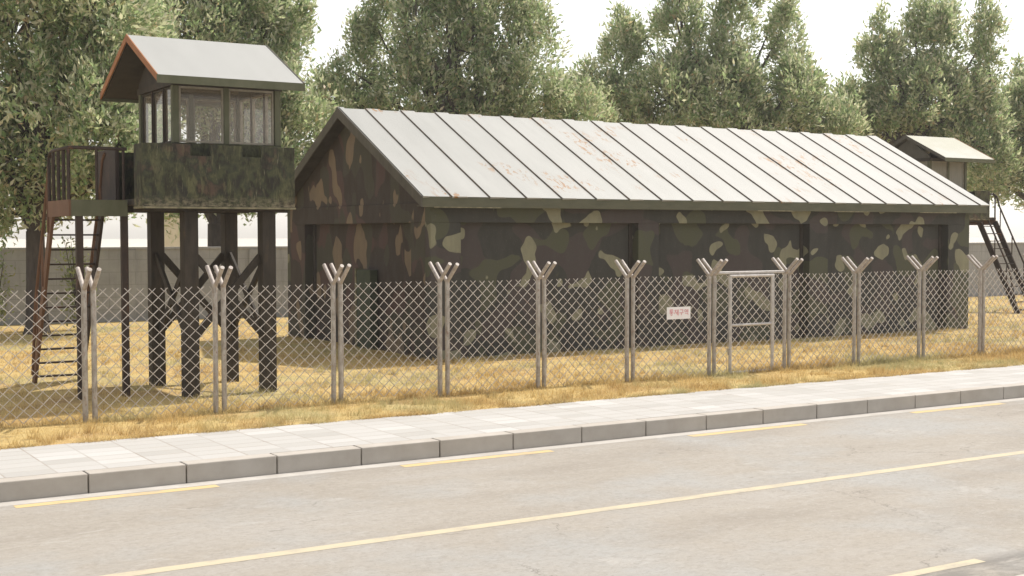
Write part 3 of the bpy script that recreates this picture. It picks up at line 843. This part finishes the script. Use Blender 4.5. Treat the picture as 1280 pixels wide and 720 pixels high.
def tree(label, loc, trunk_h, trunk_r, lobes, dens=1.0, leafL=0.23, group='leafy trees behind the compound'):
    root = thing('tree', label, 'tree', loc, group)
    tk = MB(); rr = random.Random(int(loc[0]*10))
    base = Vector(loc)
    W = lambda a, d, z: base + LAT*a + DEP*d + Vector((0,0,z))
    fork = W(rr.uniform(-0.15,0.15), 0, trunk_h)
    tk.tube([W(0,0,-0.2), W(0.02,0,0.25), W(rr.uniform(-.06,.06),0.03,trunk_h*0.5), fork], [trunk_r*1.5, trunk_r*1.1, trunk_r*0.92, trunk_r*0.85], 10)
    limbs = MB()
    C, A, LL, WW = [], [], [], []
    extra = []
    for (a, z, rx, rz) in lobes:          # small upright sprigs that break up each crown's outline
        for q in range(int(2+rx*2)):
            t_ = rr.uniform(-1, 1)
            extra.append((a+t_*rx*0.85, z+rz*(0.95-0.75*abs(t_))*rr.uniform(0.9,1.1), rr.uniform(0.22,0.42), rr.uniform(0.6,1.15)))
    for (a, z, rx, rz) in lobes + extra:
        rx *= 1.04
        dd = rr.uniform(-1.4, 1.4) if abs(a) > 1e-6 else 0
        ry = rx*rr.uniform(0.95, 1.25)
        cen = Vector((a, dd, z))
        # limb from fork to lobe
        e = W(a*0.9, dd*0.9, z+rz*0.25)
        m1 = fork.lerp(e, 0.35) + Vector((rr.uniform(-.3,.3), rr.uniform(-.3,.3), 0.25))
        m2 = fork.lerp(e, 0.7) + Vector((rr.uniform(-.3,.3), rr.uniform(-.3,.3), 0.2))
        r0 = trunk_r*0.5
        if rx > 0.4: limbs.tube([fork-Vector((0,0,0.15)), m1, m2, e], [r0, r0*0.6, r0*0.35, 0.02], 7)
        # clumps of leaves through the lobe's volume, denser outside, pointed top
        vol_area = rx*rz
        nc = max(10, int(vol_area*34*dens))
        u = rng.normal(size=(nc,3)); u /= np.linalg.norm(u, axis=1, keepdims=True)
        ph = rng.uniform(0, 6.28, 3)
        wob = 1 + 0.24*np.sin(3*u[:,0]*3+ph[0])*np.sin(u[:,2]*5+ph[1]) + 0.12*np.sin(u[:,1]*8+ph[2])
        rad = np.where(rng.random(nc) < 0.82, rng.uniform(0.72, 1.05, nc), rng.uniform(0.15, 0.75, nc))*wob
        cc = u*rad[:,None]*np.array([rx, ry, rz])
        tap = 1 - 0.5*np.clip(cc[:,2]/rz, 0, 1)**1.5
        cc[:,0] *= tap; cc[:,1] *= tap
        for q in range(nc):
            nl = int(rng.integers(26, 50))
            sg_ = rng.uniform(0.12, 0.23)
            out = u[q]*np.array([0.7,0.7,0.4]) + np.array([0,0,0.75])
            pts = cc[q] + rng.normal(size=(nl,3))*np.array([sg_, sg_, sg_*1.35])
            ax = out + rng.normal(size=(nl,3))*0.62
            C.append(pts + np.array([a, dd, z])); A.append(ax)
            if rx > 0.45 and q % 9 == 0 and rad[q] > 0.7:
                tip = W(*(cc[q]+np.array([a,dd,z])))
                s0 = W(*(cc[q]*0.25+np.array([a,dd,z])))
                limbs.tube([s0, s0.lerp(tip,0.6)+Vector((0,0,0.1)), tip], [0.045,0.028,0.008], 5, caps=False)
    tk_o = tk.build('trunk', M['bark'], root, smooth=True)
    limbs.build('limbs', M['bark'], root, smooth=True)
    C = np.concatenate(C); A = np.concatenate(A); n = len(C)
    B = np.array([LAT, DEP, Vector((0,0,1))])
    C = C @ B; A = A @ B
    LL = rng.uniform(0.6, 1.35, n)*leafL*0.97; WW = LL*rng.uniform(0.28, 0.42, n)
    leaf_mesh('crown', C, A, LL, WW, M['leaf'], root)
    return root, n

tot = 0
TREES = [
 ('big tree at the left picture edge, its trunk inside the grey wall beside the ladder', (8.13,38.6,0), 2.9, 0.30,
  [(-0.49,8.11,2.16,2.51),(1.56,8.57,1.94,2.05),(0.42,5.61,2.51,2.28),(2.24,6.29,1.48,2.05),(-0.84,4.47,1.48,1.25),(2.47,9.36,1.37,1.37),(2.69,4.58,0.96,1.03),(-2.32,7.21,1.82,2.73),(1.1,3.9,1.14,0.64),(-1.0,3.3,0.7,0.4),(0.4,11.0,2.4,2.4),(-3.2,9.6,1.8,2.2)], 1.0, 0.23),
 ('dark-trunked tree behind the near guard tower, showing through its lookout windows', (16.18,46.5,0), 3.2, 0.42,
  [(-0.66,9.9,2.34,2.63),(1.39,9.61,1.61,2.19),(1.98,10.48,1.23,1.46),(-1.68,10.78,1.61,1.75),(0.8,7.56,2.34,1.9),(2.56,6.98,1.23,1.46),(-2.35,7.0,1.15,1.6),(2.41,5.17,0.82,1.11),(0.8,4.58,2.05,1.11),(-1.39,4.06,1.46,0.76),(0.2,12.6,2.0,1.9)], 1.0, 0.25),
 ('wide tree with a thin left spire, behind the left half of the barracks roof', (26.99,47,0), 5.2, 0.40,
  [(-4.3,9.4,0.7,2.5),(-5.17,7.9,1.38,1.32),(-3.65,11.45,0.59,1.58),(-0.6,10.46,1.75,2.8),(2.05,10.4,1.45,3.0),(0.6,12.2,1.5,2.5),(-2.0,11.1,0.85,2.3),(-2.14,8.49,1.91,1.48),(2.14,8.15,1.71,1.32),(3.46,7.76,0.92,0.92),(-0.2,7.4,2.4,1.0),(-3.6,7.0,2.0,1.0),(4.6,7.3,1.2,0.8)], 1.0, 0.25),
 ('tree of three pointed crowns behind the right middle of the barracks roof', (40.73,47,0), 5.6, 0.40,
  [(-4.82,10.73,1.12,2.05),(-6.06,9.16,1.57,1.05),(-2.05,11.5,1.0,3.4),(-2.59,9.16,1.94,1.42),(0.55,12.1,1.0,3.5),(-3.5,7.7,2.2,0.9),(0.2,7.6,2.4,0.9),(3.0,7.5,1.9,0.9),(5.0,7.8,1.1,0.9),(-0.16,9.41,2.05,1.87),(3.15,11.6,0.85,2.9),(3.2,9.04,1.12,1.57),(1.71,8.67,1.49,1.42)], 1.0, 0.27),
 ('broad tree with a visible fork above the far watchtower roof', (50.75,45,0), 7.0, 0.42,
  [(-1.75,10.97,0.9,2.4),(-2.77,8.73,1.42,1.42),(0.2,8.1,2.6,0.8),(2.6,7.2,1.6,0.9),(-2.6,7.6,1.2,0.7),(0.4,11.9,0.95,2.7),(1.95,12.2,0.8,2.6),(3.5,11.3,0.7,2.5),(0.71,9.57,2.61,1.5),(3.16,8.4,1.42,1.97),(-1.27,8.9,1.9,0.8),(3.67,6.23,1.18,1.42)], 1.0, 0.27),
 ('lower tree cut by the right picture edge, right of the far watchtower', (57.83,43,0), 4.4, 0.34,
  [(-1.17,8.17,1.14,1.83),(0.37,8.98,2.04,2.44),(-1.18,6.13,1.47,1.47),(1.19,6.54,2.44,2.85),(-2.48,5.08,0.81,0.81)], 1.0, 0.27),
]
for lab, loc, th, tr_, lobes, dn_, lL in TREES:
    r_, n_ = tree(lab, loc, th, tr_, lobes, dn_, lL); tot += n_
print('leaves', tot)

def shrub(label, loc, h, w, n):
    root = thing('shrub', label, 'shrub', loc)
    base = Vector(loc); st = MB(); C = []; A = []
    for s in range(6):
        e = Vector((random.uniform(-w,w)*0.7, random.uniform(-w,w)*0.7, h*random.uniform(0.6,1.0)))
        st.tube([base, base+e*0.5+Vector((0,0,0.1)), base+e], [0.03,0.02,0.006], 5)
        for q in range(n//6):
            t_ = random.uniform(0.15, 1.05)
            C.append(np.array(e)*t_ + rng.normal(size=3)*w*0.30); A.append(np.array([0,0,0.6])+rng.normal(size=3)*0.7)
    st.build('stems', M['bark'], root)
    C = np.array(C); A = np.array(A); n_ = len(C)
    leaf_mesh('foliage', C, A, rng.uniform(0.10,0.2,n_), rng.uniform(0.04,0.08,n_), M['shrub_leaf'], root)
shrub('young yellow-green shrub seen through the steps of the near tower stair', (9.55,39.5,0), 2.9, 0.55, 500)
shrub('low dark shrub against the grey wall left of the big tree trunk', (7.35,40.5,0), 2.1, 0.6, 600)

# ------------------------------------------------------------------ grass blades
def grass():
    P = []
    def patch(n, x0, x1, y0, y1):
        x = rng.uniform(x0, x1, n); y = rng.uniform(y0, y1, n)
        # only what the lens could roughly see, plus a margin for a step to the side
        az = np.arctan2(x, y) - 0.5546
        k_ = np.abs(az) < R(29)
        # tuft noise
        dn = 0.5+0.28*np.sin(x*3.1+np.sin(y*2.3)*1.7)+0.28*np.sin(y*4.3+np.sin(x*1.9)*2.1)
        k_ &= rng.random(n) < np.clip(dn, 0.12, 1)
        k_ &= ~((x > 13.6) & (x < 31.45) & (y > 25.4) & (y < 33.8))
        return x[k_], y[k_]
    xs_, ys_ = [], []
    for n, b in ((120000, (2.0,30,18.03,21)), (110000, (3.0,38,21,27)), (60000, (4,16,27,40)), (50000, (29,60,25,38))):
        a_, b_ = patch(n, *b); xs_.append(a_); ys_.append(b_)
    # tufts hugging the wall foot and the paving edge
    n = 9000
    xs_.append(rng.uniform(13.5,31.5,n)); ys_.append(25.44-np.abs(rng.normal(size=n))*0.08)
    xs_.append(13.64-np.abs(rng.normal(size=5000))*0.08); ys_.append(rng.uniform(25.4,33.5,5000))
    xe = rng.uniform(2.5,32,24000); ke = rng.random(24000) < 0.5+0.5*np.sin(xe*2.3+np.sin(xe*5.1)*1.5); xe = xe[ke]
    xs_.append(xe); ys_.append(18.05+0.03*np.sin(xe*3.7)+rng.normal(size=len(xe))*0.035)
    for i in range(0, 24):
        for xx in (XF+2*i*0.5*2-2-0.067, XF+2*i-2+0.067):
            xs_.append(xx+rng.normal(size=60)*0.08); ys_.append(FY+rng.normal(size=60)*0.08)
    n_small = sum(len(q) for q in xs_)
    tx, ty = [], []
    for k_ in range(1500):
        yy = 18.15 + 14*rng.random()**1.8; xx = rng.uniform(1.5+yy*0.08, yy*1.35)
        if 13.5 < xx < 31.5 and yy > 25.3: continue
        m_ = int(rng.integers(14, 40)); sp = rng.uniform(0.03, 0.11)
        tx.append(xx+rng.normal(size=m_)*sp); ty.append(yy+rng.normal(size=m_)*sp)
    for k_ in range(420):      # tufts left standing along the fence foot
        xx = rng.uniform(3, 30); m_ = int(rng.integers(12, 30))
        tx.append(xx+rng.normal(size=m_)*0.07); ty.append(FY+rng.normal(size=m_)*0.06)
    xs_ += tx; ys_ += ty
    x = np.concatenate(xs_); y = np.concatenate(ys_); n = len(x)
    is_t = np.arange(n) >= n_small
    dist = np.hypot(x, y)
    h = rng.uniform(0.025, 0.075, n)*np.where(rng.random(n) < 0.08, 2.1, 1.0)
    h = np.where(is_t, rng.uniform(0.07, 0.19, n), h)
    w = rng.uniform(0.006, 0.012, n)*(dist/22)
    ang = rng.uniform(0, 6.283, n); lean = np.where(is_t, rng.uniform(0.15, 0.8, n), rng.uniform(0.4, 1.6, n))*h; la = rng.uniform(0, 6.283, n)
    z = np.zeros(n)
    b = np.stack([x,y,z],1); s = np.stack([np.cos(ang),np.sin(ang),z],1)*w[:,None]*0.5
    tip = b + np.stack([np.cos(la)*lean, np.sin(la)*lean, h],1)
    V = np.stack([b-s, b+s, tip],1).reshape(-1,3)
    me = bpy.data.meshes.new('dry_grass'); me.vertices.add(3*n); me.vertices.foreach_set('co', V.astype(np.float32).ravel())
    me.loops.add(3*n); me.polygons.add(n)
    me.loops.foreach_set('vertex_index', np.arange(3*n, dtype=np.int32))
    me.polygons.foreach_set('loop_start', np.arange(0,3*n,3,dtype=np.int32)); me.polygons.foreach_set('loop_total', np.full(n,3,dtype=np.int32))
    me.update(calc_edges=True); me.materials.append(M['grass_blade'])
    o = bpy.data.objects.new('dry_grass', me); COL.objects.link(o)
    tag(o, 'short dry yellow grass covering the lawn around the fence', 'grass', kind='stuff')
    print('blades', n)
grass()

# ------------------------------------------------------------------ air
hz = MB().box(-520, 920, -320, 1020, -1.5, 34.5)
k = NT('haze_air'); k.n.remove(k.b)
pv = k.new('ShaderNodeVolumePrincipled'); pv.inputs['Color'].default_value = (0.99,0.97,0.93,1)
pv.inputs['Density'].default_value = HAZE; pv.inputs['Anisotropy'].default_value = 0.2
k.link(pv.outputs[0], k.n['Material Output'].inputs['Volume'])
tag(hz.build('haze', k.m), kind='stuff')

# ------------------------------------------------------------------ light, sky, camera
SUN_EL, SUN_AZ = R(58), R(80)      # azimuth from +Y towards +X: sun off to the right, slightly behind the barracks
sd = Vector((math.sin(SUN_AZ)*math.cos(SUN_EL), math.cos(SUN_AZ)*math.cos(SUN_EL), math.sin(SUN_EL)))
sl = bpy.data.lights.new('sun', 'SUN'); sl.energy = 3.2; sl.angle = R(0.9); sl.color = (1.0, 0.93, 0.84)
so = bpy.data.objects.new('sun', sl); COL.objects.link(so); so.location = (60, 10, 90)
so.rotation_euler = (-sd).to_track_quat('-Z', 'Y').to_euler()

wd = bpy.data.worlds.new('World'); scene.world = wd; wd.use_nodes = True
nt = wd.node_tree; bg = nt.nodes['Background']
sk = nt.nodes.new('ShaderNodeTexSky'); sk.sky_type = 'NISHITA'; sk.sun_disc = False
sk.sun_elevation = SUN_EL; sk.sun_rotation = SUN_AZ
sk.air_density = 1.0; sk.dust_density = 1.0; sk.ozone_density = 1.0; sk.altitude = 50
hs = nt.nodes.new('ShaderNodeHueSaturation'); hs.inputs['Saturation'].default_value = 0.25
nt.links.new(sk.outputs[0], hs.inputs['Color'])
tint = nt.nodes.new('ShaderNodeMix'); tint.data_type = 'RGBA'; tint.blend_type = 'MULTIPLY'; tint.inputs[0].default_value = 1.0
tint.inputs[7].default_value = (0.985, 0.945, 0.90, 1)
nt.links.new(hs.outputs[0], tint.inputs[6]); nt.links.new(tint.outputs[2], bg.inputs['Color']); bg.inputs['Strength'].default_value = 0.15

f, yaw, pitch, roll = 1646.6, 0.554593, -0.0408795, -0.0012133
fw = Vector((math.sin(yaw)*math.cos(pitch), math.cos(yaw)*math.cos(pitch), math.sin(pitch)))
rt = Vector((math.cos(yaw), -math.sin(yaw), 0)); up = rt.cross(fw)
r2 = rt*math.cos(roll)+up*math.sin(roll); u2 = -rt*math.sin(roll)+up*math.cos(roll)
cam = bpy.data.cameras.new('camera'); co = bpy.data.objects.new('camera', cam); COL.objects.link(co)
cam.sensor_width = 36; cam.lens = 36*f/1280; cam.clip_end = 3000; cam.clip_start = 0.1
mw = Matrix((r2, u2, -fw)).transposed().to_4x4(); mw.translation = (0, 0, CAM_H)
co.matrix_world = mw
scene.camera = co
scene.view_settings.view_transform = 'Standard'; scene.view_settings.look = 'None'
scene.view_settings.exposure = 0.7; scene.view_settings.gamma = 1.0
scene.view_settings.use_curve_mapping = False
scene.cycles.max_bounces = 10; scene.cycles.diffuse_bounces = 7; scene.cycles.transparent_max_bounces = 12
scene.cycles.use_denoising = True
